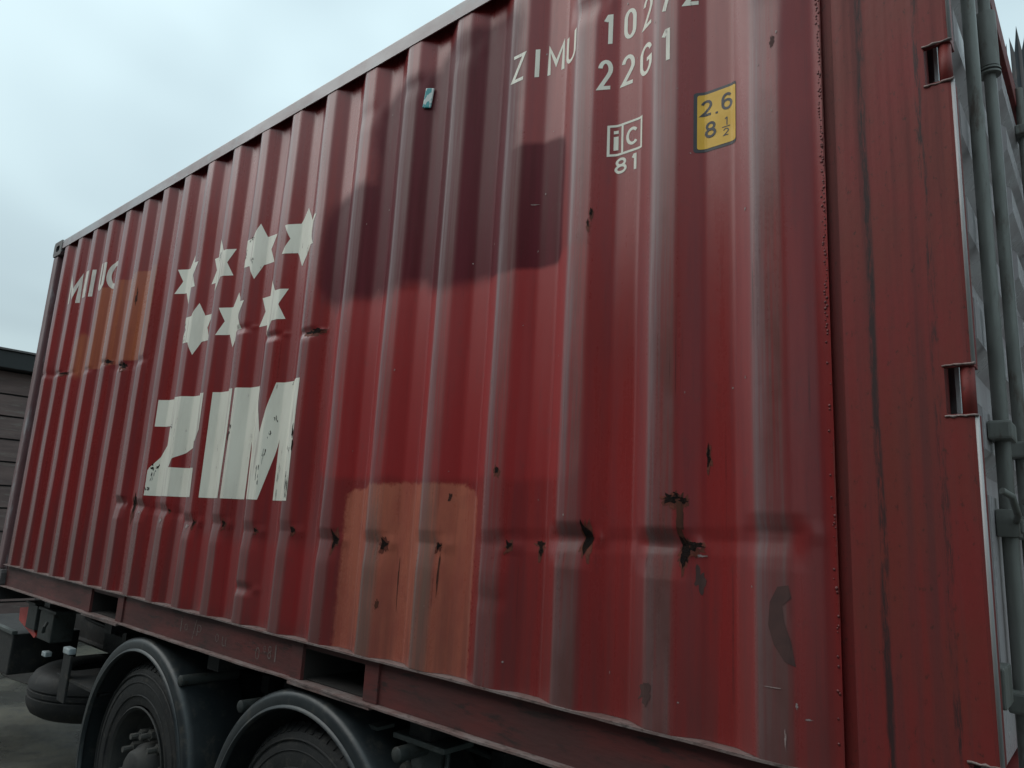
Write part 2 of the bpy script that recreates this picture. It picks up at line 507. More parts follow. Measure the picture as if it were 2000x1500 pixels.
def surf(x, z):
    x = np.asarray(x, float)
    z = np.asarray(z, float)
    y = np.interp(x, tx, ty) + wavy(x, z)
    for i, zd, d, up, dn, sh in DENT:
        xi = XI[i]
        wx = np.clip(np.minimum((x - (xi - 0.05)) / 0.055, (xi + 0.115 - x) / 0.035), 0, 1)
        tz = np.where(z > zd, np.clip(1 - (z - zd) / up, 0, 1), np.clip(1 - (zd - z) / dn, 0, 1))
        y = y + d * wx * tz
        # folded metal bulges beside the crush
        wb = np.clip(1 - np.abs(x - (xi + 0.125)) / 0.035, 0, 1)
        y = y - 0.30 * d * wb * np.clip(1 - np.abs(z - zd) / (0.7 * up), 0, 1)
    # long crease that joins the crushed ridges 17..19 and 6..8
    for xa, xb, za, zb, d in ((-1.3, -0.34, .575, .622, .004), (-4.15, -3.35, .628, .585, .006), (-6.0, -5.5, 1.53, 1.50, .006), (-4.6, -4.05, 1.445, 1.435, .003)):
        t_ = np.clip((x - xa) / (xb - xa), 0, 1)
        zc = za + (zb - za) * t_
        inside = np.clip(np.minimum(x - xa, xb - x) / 0.06, 0, 1)
        y = y + d * inside * np.clip(1 - np.abs(z - zc) / 0.035, 0, 1)
    return y
def shift(x, z):
    s = np.zeros_like(x)
    for i, zd, d, up, dn, sh in DENT:
        if sh:
            wx = np.clip(1 - np.abs(x - (XI[i] + 0.085)) / 0.05, 0, 1)
            s = s + sh * wx * np.clip(1 - np.abs(z - zd) / (0.75 * up), 0, 1)
    return s
Z0P, Z1P = 0.153, 2.581
X0P, X1P = -5.935, -0.281
xs = np.round(np.linspace(X0P, X1P, 760), 5)
zs = list(np.arange(Z0P, Z1P, 0.02)) + [Z1P]
zs += list(np.arange(0.47, 0.70, 0.0065)) + list(np.arange(1.36, 1.53, 0.008)) + list(np.arange(.26, .33, .008))
zs = np.array(sorted(set(np.round(zs, 4))))
keep = [0]
for k in range(1, len(zs)):
    if zs[k] - zs[keep[-1]] > 0.004 or k == len(zs) - 1:
        keep.append(k)
zs = zs[keep]
XX, ZZ = np.meshgrid(xs, zs)

def soft_box(x, z, x0, x1, z0, z1, s):
    def ss(t):
        t = np.clip(t, 0, 1)
        return t * t * (3 - 2 * t)
    return ss((x - x0) / s + .5) * ss((x1 - x) / s + .5) * ss((z - z0) / s + .5) * ss((z1 - z) / s + .5)

container = empty('shipping_container', (0, 0, G), 'dented red corrugated steel shipping container with white letters and stars, riding on the trailer', 'container')

def add_attr(me, name, arr):
    a = me.attributes.new(name, 'FLOAT', 'POINT')
    a.data.foreach_set('value', np.ascontiguousarray(arr.ravel(), dtype=np.float32))

nx, nzs = len(xs), len(zs)
YY = surf(XX, ZZ)
XS = XX + shift(XX, ZZ)
verts = np.stack([XS.ravel(), YY.ravel(), ZZ.ravel()], 1)
idx = np.arange(nx * nzs).reshape(nzs, nx)
quads = np.stack([idx[:-1, :-1], idx[:-1, 1:], idx[1:, 1:], idx[1:, :-1]], -1).reshape(-1, 4)
me = bpy.data.meshes.new('side_panel')
me.from_pydata(verts.tolist(), [], quads.tolist())
for p in me.polygons:
    p.use_smooth = True
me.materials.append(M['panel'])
add_attr(me, 'ridge', np.interp(XX, tx, ridge_raw))
random.seed(5)
mx = np.maximum
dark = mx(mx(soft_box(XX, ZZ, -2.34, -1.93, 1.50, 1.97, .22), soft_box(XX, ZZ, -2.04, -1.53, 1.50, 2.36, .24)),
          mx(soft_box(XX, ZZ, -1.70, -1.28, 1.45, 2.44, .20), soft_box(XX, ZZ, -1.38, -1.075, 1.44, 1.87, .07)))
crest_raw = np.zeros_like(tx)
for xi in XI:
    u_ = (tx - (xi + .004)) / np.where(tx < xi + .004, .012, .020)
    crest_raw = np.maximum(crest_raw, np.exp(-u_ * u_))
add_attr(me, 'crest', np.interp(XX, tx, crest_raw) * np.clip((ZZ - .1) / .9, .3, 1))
add_attr(me, 'rub', np.clip(np.maximum((XX + 1.6) / 0.8, 0) , 0, 1) * .7 * np.clip((2.2 - ZZ) / 1.2, .25, 1) + np.clip((.7 - ZZ) / .3, 0, 1) * .7)
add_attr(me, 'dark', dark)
org = mx(soft_box(XX, ZZ, -2.04, -1.365, 0.10, 0.725, .09), soft_box(XX, ZZ, -1.92, -1.40, .60, .745, .08))
add_attr(me, 'orange', org)
add_attr(me, 'brown', mx(mx(soft_box(XX, ZZ, -4.95, -4.06, 1.47, 2.03, .06), soft_box(XX, ZZ, -5.35, -4.9, 1.40, 1.75, .2) * .6),
                         soft_box(XX, ZZ, -3.5, -3.2, 2.05, 2.25, .15) * .35))
add_attr(me, 'fresh', mx(soft_box(XX, ZZ, -2.25, -0.95, .76, 1.47, .12), soft_box(XX, ZZ, -3.4, -2.1, .15, .52, .2) * .7))
add_attr(me, 'grime', np.clip((0.75 - ZZ) / 0.7, 0, 1) * 0.8)
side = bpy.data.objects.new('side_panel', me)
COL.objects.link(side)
side.parent = container
side['label'] = 'dented corrugated red side wall with maroon and orange touched-up patches'

# ---- marks that follow the corrugation
CUTX = xs
def conform(bm, name, mat, parent, off, zstep=0.02):
    """cut a flat x-z shape along the folds and lay it on the wall"""
    bmesh.ops.remove_doubles(bm, verts=bm.verts, dist=1e-5)
    bmesh.ops.triangulate(bm, faces=bm.faces)
    x0 = min(v.co.x for v in bm.verts)
    x1 = max(v.co.x for v in bm.verts)
    z0 = min(v.co.z for v in bm.verts)
    z1 = max(v.co.z for v in bm.verts)
    for c in CUTX:
        if x0 < c < x1:
            bmesh.ops.bisect_plane(bm, geom=bm.verts[:] + bm.edges[:] + bm.faces[:], plane_co=(c, 0, 0), plane_no=(1, 0, 0), dist=1e-6)
    k = math.ceil(z0 / zstep)
    while k * zstep < z1:
        bmesh.ops.bisect_plane(bm, geom=bm.verts[:] + bm.edges[:] + bm.faces[:], plane_co=(0, 0, k * zstep), plane_no=(0, 0, 1), dist=1e-6)
        k += 1
    co = np.array([v.co[:] for v in bm.verts])
    y = surf(co[:, 0], co[:, 2]) - off
    sx_ = shift(co[:, 0], co[:, 2])
    for v, yy, s_ in zip(bm.verts, y, sx_):
        v.co.y = yy
        v.co.x += s_
    bm.normal_update()
    for f in bm.faces:
        if f.normal.y > 0:
            f.normal_flip()
    me_ = bpy.data.meshes.new(name)
    bm.to_mesh(me_)
    bm.free()
    add_attr(me_, 'ridge', np.interp(co[:, 0], tx, ridge_raw))
    me_.materials.append(mat)
    o = bpy.data.objects.new(name, me_)
    COL.objects.link(o)
    o.parent = parent
    return o

def poly_bm(polys, bm=None):
    bm = bm or bmesh.new()
    for poly in polys:
        vv = [bm.verts.new((p[0], 0, p[1])) for p in poly]
        f = bm.faces.new(vv)
    return bm

def text_bm(txt, x0, x1, z0, z1, bold=0.0, shear=0.0, bm=None):
    cu = bpy.data.curves.new('t', 'FONT')
    cu.body = txt
    cu.size = 1
    cu.offset = bold
    cu.resolution_u = 5
    cu.fill_mode = 'FRONT'
    o = bpy.data.objects.new('t', cu)
    COL.objects.link(o)
    dg = bpy.context.evaluated_depsgraph_get()
    tm = o.evaluated_get(dg).to_mesh()
    co = np.array([v.co[:] for v in tm.vertices])
    fs = [tuple(p.vertices) for p in tm.polygons]
    o.evaluated_get(dg).to_mesh_clear()
    bpy.data.objects.remove(o)
    bpy.data.curves.remove(cu)
    lo, hi = co.min(0), co.max(0)
    X = x0 + (co[:, 0] - lo[0]) / (hi[0] - lo[0]) * (x1 - x0)
    Z = z0 + (co[:, 1] - lo[1]) / (hi[1] - lo[1]) * (z1 - z0)
    X = X + shear * (Z - z0)
    bm = bm or bmesh.new()
    vv = [bm.verts.new((a, 0, b)) for a, b in zip(X, Z)]
    for f in fs:
        try:
            bm.faces.new([vv[i] for i in f])
        except ValueError:
            pass
    return bm

def arc(cx, cz, rx, rz, a0, a1, n=12):
    return [(cx + rx * math.cos(math.radians(a0 + (a1 - a0) * k / n)), cz + rz * math.sin(math.radians(a0 + (a1 - a0) * k / n))) for k in range(n + 1)]
GL = {
    'Z': [([(0, 1), (1, 1), (0, 0), (1, 0)], False)],
    'I': [([(.5, 0), (.5, 1)], False)],
    'M': [([(0, 0), (0, 1), (.5, .30), (1, 1), (1, 0)], False)],
    'U': [([(0, 1)] + arc(.5, .26, .5, .26, 180, 360, 10) + [(1, 1)], False)],
    '1': [([(0, .80), (.62, 1), (1, 1), (1, 0)], False)],
    '0': [(arc(.5, .70, .5, .30, 0, 180, 10) + arc(.5, .30, .5, .30, 180, 360, 10), True)],
    'O': [(arc(.5, .5, .5, .5, 0, 345, 24), True)],
    '2': [(arc(.5, .70, .5, .30, 168, -20, 12) + [(.80, .46), (0, 0), (1, 0)], False)],
    '7': [([(0, 1), (1, 1), (.30, 0)], False)],
    'G': [(arc(.5, .70, .5, .30, 15, 180, 10) + arc(.5, .30, .5, .30, 180, 360, 10) + [(1, .46), (.58, .46)], False)],
    'C': [(arc(.5, .5, .5, .5, 42, 318, 20), False)],
    'i': [([(.5, 0), (.5, .70)], False), ([(.5, .84), (.5, 1)], False)],
    '8': [(arc(.5, .76, .42, .24, -90, 255, 18), True), (arc(.5, .26, .5, .26, 90, 435, 18), True)],
    '6': [(arc(.5, .30, .5, .30, 180, -165, 16)[::-1], True), ([(0, .36)] + arc(.5, .62, .5, .38, 180, 40, 12), False)],
    '.': [([(.5, 0), (.5, 1)], False)],
}
def ribbon(pts, closed, w):
    """mitred strip of quads along a polyline"""
    n = len(pts)
    P = [Vector((p[0], p[1])) for p in pts]
    L_, R2 = [], []
    for i in range(n):
        a = P[i - 1] if (i > 0 or closed) else None
        b = P[(i + 1) % n] if (i < n - 1 or closed) else None
        d1 = (P[i] - a).normalized() if a is not None else None
        d2 = (b - P[i]).normalized() if b is not None else None
        if d1 is None: d1 = d2
        if d2 is None: d2 = d1
        n1, n2 = Vector((-d1.y, d1.x)), Vector((-d2.y, d2.x))
        mm = n1 + n2
        mm = mm.normalized() if mm.length > 1e-4 else n1
        k_ = min(1 / max(mm.dot(n1), .28), 2.6)
        L_.append(P[i] + mm * (w / 2 * k_))
        R2.append(P[i] - mm * (w / 2 * k_))
    out = []
    for i in range(n if closed else n - 1):
        j = (i + 1) % n
        out.append([L_[i], L_[j], R2[j], R2[i]])
    return out
def glyphs(name, items, mat, off, w, parent=container):
    for ch, x0, x1, z0, z1 in items:
        h_ = w / 2
        if ch in 'Ii.':
            xm_ = (x0 + x1) / 2
            f_ = lambda p: (xm_, z0 + p[1] * (z1 - z0))
            ww = x1 - x0
        else:
            f_ = lambda p: (x0 + h_ + p[0] * (x1 - x0 - w), z0 + h_ + p[1] * (z1 - z0 - w))
            ww = w
        for k_, (st_, cl_) in enumerate(GL[ch]):
            pts = [f_(p) for p in st_]
            if ch in 'U1MG' :
                # square ends reach the cap lines
                pts = [(p[0], z1 if (q in (0, len(pts) - 1) and st_[q][1] == 1) else (z0 if (q in (0, len(pts) - 1) and st_[q][1] == 0) else p[1])) for q, p in enumerate(pts)]
            conform(poly_bm(ribbon(pts, cl_, ww)), name, mat, parent, off + .0003 * k_)

OFF = 0.0008
# owner code, number and size code
ZT = (2.126, 2.232)
glyphs('lettering', [('Z', -1.300, -1.241, *ZT), ('I', -1.208, -1.194, *ZT), ('M', -1.168, -1.097, *ZT), ('U', -1.089, -1.030, *ZT),
                     ('1', -0.927, -0.901, *ZT), ('0', -0.866, -0.822, *ZT), ('2', -0.797, -0.750, *ZT), ('7', -0.725, -0.675, *ZT), ('2', -0.648, -0.604, *ZT)], M['white'], OFF, 0.0125)
ZT = (1.966, 2.070)
glyphs('lettering', [('2', -0.939, -0.897, *ZT), ('2', -0.871, -0.824, *ZT), ('G', -0.805, -0.750, *ZT), ('1', -0.714, -0.686, *ZT)], M['white'], OFF, 0.0125)
# class-society emblem
bx0, bx1, bz0, bz1, t_ = -0.908, -0.791, 1.738, 1.842, 0.0075
em = [[(bx0, bz0), (bx1, bz0), (bx1, bz0 + t_), (bx0, bz0 + t_)], [(bx0, bz1 - t_), (bx1, bz1 - t_), (bx1, bz1), (bx0, bz1)],
      [(bx0, bz0 + t_), (bx0 + t_, bz0 + t_), (bx0 + t_, bz1 - t_), (bx0, bz1 - t_)], [(bx1 - t_, bz0 + t_), (bx1, bz0 + t_), (bx1, bz1 - t_), (bx1 - t_, bz1 - t_)],
      [(-.866, bz0 + t_), (-.859, bz0 + t_), (-.859, bz1 - t_), (-.866, bz1 - t_)]]
for e_ in em:
    conform(poly_bm([e_]), 'emblem_bar', M['white'], container, OFF)
glyphs('emblem_letter', [('i', -.890, -.876, 1.757, 1.822), ('C', -.849, -.805, 1.760, 1.818)], M['white'], OFF, 0.0095)
glyphs('lettering', [('8', -.886, -.845, 1.677, 1.729), ('1', -.829, -.812, 1.677, 1.729)], M['white'], OFF, 0.0085)
# yellow height sticker
def rrect(x0, x1, z0, z1, r, n=5):
    p = []
    for cx, cz, a0 in ((x1 - r, z1 - r, 0), (x0 + r, z1 - r, 90), (x0 + r, z0 + r, 180), (x1 - r, z0 + r, 270)):
        for k in range(n + 1):
            a = math.radians(a0 + 90 * k / n)
            p.append((cx + r * math.cos(a), cz + r * math.sin(a)))
    return p
st = conform(poly_bm([rrect(-.621, -.5015, 1.658, 1.842, .008)]), 'height_sticker', M['black'], container, OFF)
st['label'] = 'yellow and black height sticker'
conform(poly_bm([rrect(-.612, -.503, 1.667, 1.833, .006)]), 'sticker_face', M['yellow'], st, OFF + .0005)
glyphs('sticker_digit', [('2', -.603, -.572, 1.766, 1.815), ('.', -.562, -.555, 1.764, 1.770), ('6', -.545, -.513, 1.766, 1.817), ('8', -.593, -.560, 1.697, 1.746)], M['black'], OFF + .0010, 0.0075, st)
glyphs('sticker_digit', [('1', -.536, -.528, 1.720, 1.744), ('2', -.540, -.524, 1.689, 1.711)], M['black'], OFF + .0010, 0.0028, st)
conform(poly_bm([[(-.543, 1.7145), (-.520, 1.7145), (-.520, 1.7170), (-.543, 1.7170)]]), 'sticker_digit', M['black'], st, OFF + .0010)
# seven stars
SC = [(-3.645, 1.862), (-3.283, 1.862), (-2.912, 1.862), (-2.546, 1.862), (-3.467, 1.548), (-3.090, 1.548), (-2.733, 1.548)]
for cx, cz in SC:
    R_, r_ = 0.143, 0.083
    poly = []
    for k in range(12):
        a = math.radians(90 + 30 * k)
        q = R_ if k % 2 == 0 else r_
        poly.append((cx + q * math.cos(a), cz + q * math.sin(a)))
    bm = bmesh.new()
    c = bm.verts.new((cx, 0, cz))
    pv = [bm.verts.new((p[0], 0, p[1])) for p in poly]
    for k in range(12):
        bm.faces.new((c, pv[k], pv[(k + 1) % 12]))
    conform(bm, 'star', M['white'], container, OFF)
# big letters
zb, zt = 0.668, 1.184
Zp = [[(-3.768, 1.038), (-3.560, 1.038), (-3.3, 1.184), (-3.768, 1.184)], [(-3.3, 1.184), (-3.560, 1.038), (-3.600, .985), (-3.25, 1.0), (-3.25, 1.184)],
      [(-3.25, 1.0), (-3.600, .985), (-3.765, .815), (-3.525, .815), (-3.50, .860), (-3.275, .945)], [(-3.772, zb), (-3.250, zb), (-3.256, .810), (-3.525, .815), (-3.765, .815), (-3.772, .80)]]
conform(poly_bm(Zp), 'letter', M['white'], container, OFF)
conform(poly_bm([[(-3.186, zb), (-2.972, zb), (-2.972, zt), (-3.186, zt)]]), 'letter', M['white'], container, OFF)
Mp = [[(-2.950, zb), (-2.800, zb), (-2.800, .93), (-2.950, .93)], [(-2.950, .93), (-2.800, .93), (-2.750, zt), (-2.950, zt)],
      [(-2.800, .93), (-2.722, zb), (-2.681, .96), (-2.750, zt)], [(-2.722, zb), (-2.640, zb), (-2.681, .96)], [(-2.640, zb), (-2.567, .93), (-2.618, zt), (-2.681, .96)],
      [(-2.567, .93), (-2.408, .93), (-2.408, zt), (-2.618, zt)], [(-2.567, zb), (-2.408, zb), (-2.408, .93), (-2.567, .93)]]
conform(poly_bm(Mp), 'letter', M['white'], container, OFF)
# half hidden letters near the far end
glyphs('lettering', [('M', -5.545, -5.400, 2.015, 2.212), ('I', -5.255, -5.205, 2.015, 2.212), ('I', -5.168, -5.138, 2.015, 2.212), ('U', -4.985, -4.895, 2.015, 2.212), ('O', -4.885, -4.72, 2.015, 2.212)], M['oldwhite'], OFF, 0.036)

# rust, bare metal, scratches and painted fold shade with shapes of their own
def blob(cx, cz, rx, rz, seed, n=22, rough=0.9):
    p = []
    for k in range(n):
        a = k * 2 * math.pi / n
        r = 1 + rough * (mnoise.noise(Vector((math.cos(a) * 1.9 + seed * 3.1, math.sin(a) * 1.9, seed * 1.7))) + .7 * mnoise.noise(Vector((math.cos(a) * 5.1 + seed * 3.1, math.sin(a) * 5.1, seed * 2.7))))
        r = max(r, .12)
        p.append((cx + rx * r * math.cos(a), cz + rz * r * math.sin(a)))
    return p
def stuff_decal(name, polys, mat, off, parent=side):
    o = conform(poly_bm(polys), name, mat, parent, off)
    o['kind'] = 'stuff'
    return o
tri = []  # black triangles paint the fold shade beside the dents; rust blobs are appended
for i, z in row.items():
    if i in (6, 7, 19):
        continue
    s = .85 * {8: .2, 9: .35, 10: .5, 11: .3, 12: .45, 13: .9, 14: .65, 15: .25, 16: .4, 17: 1.15, 18: .6}[i]
    x = XI[i] + 0.080 + random.uniform(-.006, .006)
    z += random.uniform(-.008, .008)
    J = lambda q: q * random.uniform(.6, 1.35)
    tri.append([(x - .004, z + J(.042) * s), (x + J(.006) * s, z + J(.020) * s), (x + J(.017) * s, z + J(.013) * s), (x + J(.034) * s, z + J(.004)), (x + J(.026) * s, z - J(.006) * s),
                (x + J(.020) * s, z - J(.016) * s), (x + J(.010) * s, z - J(.030) * s), (x + J(.004) * s, z - J(.050) * s), (x - .005, z - .030 * s), (x - .006, z - .008 * s), (x - .006, z + .012 * s)])
tri += [blob(-5.42, 1.497, .05, .006, 1), blob(XI[5] + .06, 1.435, .045, .016, 2), blob(XI[4] + .085, 1.492, .03, .010, 3), blob(XI[12] + .090, 1.385, .045, .010, 4),
        blob(-3.95, .63, .02, .045, 5), blob(-0.672, .712, .020, .010, 6), blob(-0.640, .706, .010, .006, 6.5), blob(-0.655, .722, .006, .005, 6.8), blob(-1.108, .575, .016, .006, 7), blob(-1.104, .555, .006, .018, 7.5),
        blob(-.582, .82, .005, .022, 8), blob(-1.262, .788, .008, .008, 9), blob(-.945, 1.56, .004, .014, 10), blob(-.955, 1.525, .003, .008, 11),
        blob(-.620, .598, .025, .010, 13), blob(-.640, .575, .010, .03, 13.5), blob(-2.375, 1.378, .03, .008, 14)]
stuff_decal('rust_and_fold_shade', tri, M['rust'], .0011)
halo = []
for k, p_ in enumerate(tri):
    xa_, xb_ = min(q[0] for q in p_), max(q[0] for q in p_)
    za_, zb_ = min(q[1] for q in p_), max(q[1] for q in p_)
    halo.append(blob((xa_ + xb_) / 2, (za_ + zb_) / 2 - .006, (xb_ - xa_) * .45 + .003, (zb_ - za_) * .45 + .006, 60 + k, n=26))
stuff_decal('rust_halo', halo, M['rusthalo'], .0006)
runs = [blob(-.648, .655, .008, .055, 20), blob(-1.72, .42, .003, .07, 24), blob(-1.50, .45, .003, .06, 25),
        blob(-1.48, .70, .005, .012, 26), blob(-1.79, .33, .006, .016, 27), blob(-4.2, 1.02, .008, .07, 29), blob(-4.32, 1.87, .006, .05, 30)]
stuff_decal('rust_runs', runs, M['rustbrown'], .0007)
bare = [[(-.402, .520), (-.378, .525), (-.372, .498), (-.392, .480), (-.388, .445), (-.374, .405), (-.366, .355), (-.388, .362), (-.412, .395), (-.424, .435), (-.420, .485)],
        blob(-.735, .232, .020, .022, 33), blob(-.395, 1.90, .006, .014, 34.4), blob(-.604, .515, .010, .03, 36)]
stuff_decal('bare_patches', bare, M['bare'], .0007)
scr = []
for k in range(46):
    x = random.uniform(-2.3, -.3)
    z = random.uniform(.2, 2.3)
    scr.append(blob(x, z, random.uniform(.0012, .003), random.uniform(.0012, .005), k + .3, n=6))
scr += [blob(-.42, .305, .018, .0014, 41, n=16), blob(-.366, .275, .002, .006, 42), blob(-.39, .205, .0018, .018, 43), blob(-1.185, 1.655, .012, .002, 44, n=8), blob(-.345, .25, .006, .002, 45),
        blob(-.60, .573, .010, .003, 47), blob(XI[8] + .03, .545, .012, .010, 48), blob(XI[9] + .03, .53, .012, .008, 49), blob(XI[7] + .04, .58, .010, .006, 50)]
stuff_decal('pale_scratches', scr, M['scratch'], .0014)
chip = []
chips_on_white = [(-3.60, 1.16, .02, .012), (-3.56, 1.03, .03, .010), (-3.72, .815, .03, .02), (-3.76, .71, .012, .02), (-3.74, .78, .008, .03), (-3.58, 1.60, .02, .03), (-3.56, 1.50, .012, .02),
                  (-2.96, 1.93, .018, .012), (-2.94, 1.82, .012, .016), (-2.66, .78, .012, .04), (-2.635, .86, .006, .03), (-2.62, .95, .008, .014), (-2.60, 1.02, .010, .012), (-2.545, .75, .006, .07),
                  (-2.425, .92, .02, .05), (-2.42, .74, .010, .06), (-2.95, .98, .018, .035), (-2.50, 1.178, .012, .010), (-3.27, 1.91, .006, .03), (-2.47, 1.95, .008, .02), (-3.0, 1.86, .006, .02)]
for k, (x, z, a, b) in enumerate(chips_on_white):
    for j in range(7):
        chip.append(blob(x + random.uniform(-a, a), z + random.uniform(-b, b), a * random.uniform(.08, .28), b * random.uniform(.15, .45), k * 1.3 + j * 7, n=9, rough=1.1))
stuff_decal('paint_losses', chip, M['rust'], .0013)

# small teal tag
tg = MB()
tg.box(-.018, .018, -.007, 0, -.043, .043, .004)
tago = tg.build('tag', M['tag'], container)
tago.location = (-1.756, float(surf(-1.756, 2.256)) - .002, 2.256)
tago.rotation_euler = (0, math.radians(6), math.radians(27))
tago['label'] = 'small teal and white tag high on the wall'

# ---- frame
tr = MB()
tr.prism([(0.0, 2.522), (.005, 2.522), (.005, 2.583), (.060, 2.583), (.060, 2.590), (.006, 2.590), (.0015, 2.5885), (0.0, 2.584)], 'x', -5.885, -.176)
o = tr.build('top_rail', M['toprail'], container)

br = MB()
WEB = .030
# web pieces around the fork pockets
pockets = [(-4.296, -3.932), (-2.206, -1.836)]
segs = [(-5.885, pockets[0][0]), (pockets[0][1], pockets[1][0]), (pockets[1][1], -.176)]
for a, b in segs:
    br.box(a, b, WEB, WEB + .005, .0065, .1455)
for a, b in pockets:
    br.box(a, b, WEB, WEB + .005, .122, .1455)
rail = br.build('bottom_rail', M['rail'], container)
# flanges with a beaten wavy edge
def flange(z0, z1, y1, amp, name, seed):
    n = 240
    vv, ff = [], []
    for k in range(n + 1):
        x = -5.885 + (5.885 - .176) * k / n
        e = amp * (mnoise.noise(Vector((x * 3.1, seed, 0))) + .6 * mnoise.noise(Vector((x * 9.7, seed, 3))))
        h = .5 * amp * mnoise.noise(Vector((x * 4.3, seed, 9)))
        vv += [(x, 0.001 + e, z0 + h), (x, y1, z0), (x, y1, z1), (x, 0.001 + e, z1 + h)]
    for k in range(n):
        a, b = 4 * k, 4 * k + 4
        for j in range(4):
            ff.append((a + j, a + (j + 1) % 4, b + (j + 1) % 4, b + j))
    ff += [(0, 1, 2, 3), (4 * n + 3, 4 * n + 2, 4 * n + 1, 4 * n)]
    return MB().add(vv, ff).build(name, M['lip'], rail)
flange(.1460, .1525, .060, .004, 'flange', 1.5)
flange(-.0005, .0060, .048, .006, 'flange', 5.5)
for a, b in pockets:
    t = MB()                       # pocket tunnel: top, sides, floor
    t.box(a, b, WEB + .006, 2.40, .118, .1215)
    t.box(a - .006, a - .0005, WEB + .006, 2.40, .0065, .118)
    t.box(b + .0005, b + .006, WEB + .006, 2.40, .0065, .118)
    t.box(a, b, WEB + .020, 2.40, .0065, .011)
    t.build('fork_pocket', M['dark'], rail)
    for p, q in ((a - .075, a - .002), (b + .002, b + .075)):
        MB().box(p, q, WEB - .008, WEB - .0005, .007, .1455, .001).build('pocket_plate', M['rail'], rail)
    MB().box(a - .06, b + .06, .004, .040, -.012, -.001, .002).build('pocket_strap', M['lip'], rail)
# chalk numbers on the web
cb = None
for ch, x0, x1, z0, z1 in (('0', -2.545, -2.515, .030, .078), ('e', -2.49, -2.47, .065, .09), ('8', -2.455, -2.43, .045, .095), ('1', -2.405, -2.395, .04, .105),
                           ('1', -3.21, -3.20, .05, .11), ('o', -3.17, -3.14, .06, .09), ('/', -3.09, -3.06, .03, .12), ('p', -3.05, -3.01, .05, .10), ('o', -2.88, -2.85, .05, .085), ('u', -2.82, -2.785, .04, .08)):
    cb = text_bm(ch, x0, x1, z0, z1, -0.012, 0, cb)
for v in cb.verts:
    v.co.y = WEB - .0009
cme = bpy.data.meshes.new('chalk_writing')
cb.to_mesh(cme)
cb.free()
cme.materials.append(M['chalk'])
co_ = bpy.data.objects.new('chalk_writing', cme)
COL.objects.link(co_)
co_.parent = rail
co_['kind'] = 'stuff'

# corner castings
def casting(x0, x1, y0, y1, z0, z1, side_y):
    b = MB()
    xm, zm = (x0 + x1) / 2, (z0 + z1) / 2
    n = 24
    hole = []
    for k in range(n):
        a = 2 * math.pi * (k + .5) / n
        # rounded aperture 79 x 51
        hole.append((xm + .040 * math.copysign(abs(math.cos(a)) ** .7, math.cos(a)), zm + .0255 * math.copysign(abs(math.sin(a)) ** .7, math.sin(a))))
    outer = []
    for k in range(n):
        a = 2 * math.pi * (k + .5) / n
        c, s_ = math.cos(a), math.sin(a)
        t = min((x1 - x0) / 2 / max(abs(c), 1e-6), (z1 - z0) / 2 / max(abs(s_), 1e-6))
        outer.append((xm + c * t, zm + s_ * t))
    dep = .03 if side_y == y0 else -.03
    other = y1 if side_y == y0 else y0
    vv = [(p[0], side_y, p[1]) for p in outer] + [(p[0], side_y, p[1]) for p in hole] + [(p[0], side_y + dep, p[1]) for p in hole] + [(p[0], other, p[1]) for p in outer]
    ff = []
    for k in range(n):
        k2 = (k + 1) % n
        ff += [(k, k2, n + k2, n + k), (n + k, n + k2, 2 * n + k2, 2 * n + k), (k, 3 * n + k, 3 * n + k2, k2)]
    ff += [tuple(2 * n + k for k in range(n)), tuple(3 * n + k for k in range(n))]
    b.add(vv, ff)
    return b.build('corner_casting', M['casting'], container)
for x0, x1 in ((-6.062, -5.884), (-.178, .004)):
    for z0, z1 in ((-.006, .112), (2.479, 2.597)):
        casting(x0, x1, -.004, .158, z0, z1, -.004)
        casting(x0, x1, W - .158, W + .004, z0, z1, W + .004)

# front corner posts
fp = MB()
fp.box(-6.055, -5.955, 0.002, 0.09, .112, 2.479, .012)
fp.box(-5.955, -5.930, 0.036, 0.09, .112, 2.50)
fp.build('corner_post', M['frontpost'], container)
fp = MB()
fp.box(-6.055, -5.93, W - .09, W - .002, .112, 2.479, .012)
fp.build('corner_post', M['frontpost'], container)
# rear corner post with lashing slots
SL = [(.155, .237), (.890, .987), (1.630, 1.720), (2.34, 2.43)]
rp = MB()
pts_ = [(-.010, .113)]
for a, b in SL:
    pts_ += [(-.010, a), (-.052, a), (-.052, b), (-.010, b)]
pts_ += [(-.010, 2.478), (-.241, 2.478), (-.243, 2.476), (-.243, .115), (-.241, .113)]
rp.prism(pts_, 'y', 0.0, .010)
cur = .113
spans = []
for a, b in SL:
    spans.append((cur, a))
    cur = b
spans.append((cur, 2.478))
post = rp.build('corner_post', M['post'], container)
MB().box(-.300, -.2435, .052, .060, .113, 2.55).build('post_groove', M['post'], post)
MB().box(-.284, -.2815, .0405, .0515, .153, 2.55).build('panel_return', M['post'], post)
post['label'] = 'flat rear corner post with cut lashing slots and dark scrapes'
for a, b in spans:
    # rounded outer corner plate (L section)
    pl = [(-.0099, 0.0), (-.004, .0015), (-.0005, .006), (0.0005, .012), (0.0005, .050), (-.008, .050), (-.008, .0101), (-.0099, .0101)]
    MB().prism(pl, 'z', a, b).build('post_edge', M['post'], post)
    MB().tube([(-.001, .004, a + .003), (-.001, .004, b - .003)], .0042, 10).build('edge_bead', M['doorframe'], post, True)
MB().box(-.243, -.053, .0105, .055, .113, 2.478).build('post_web', M['post'], post)
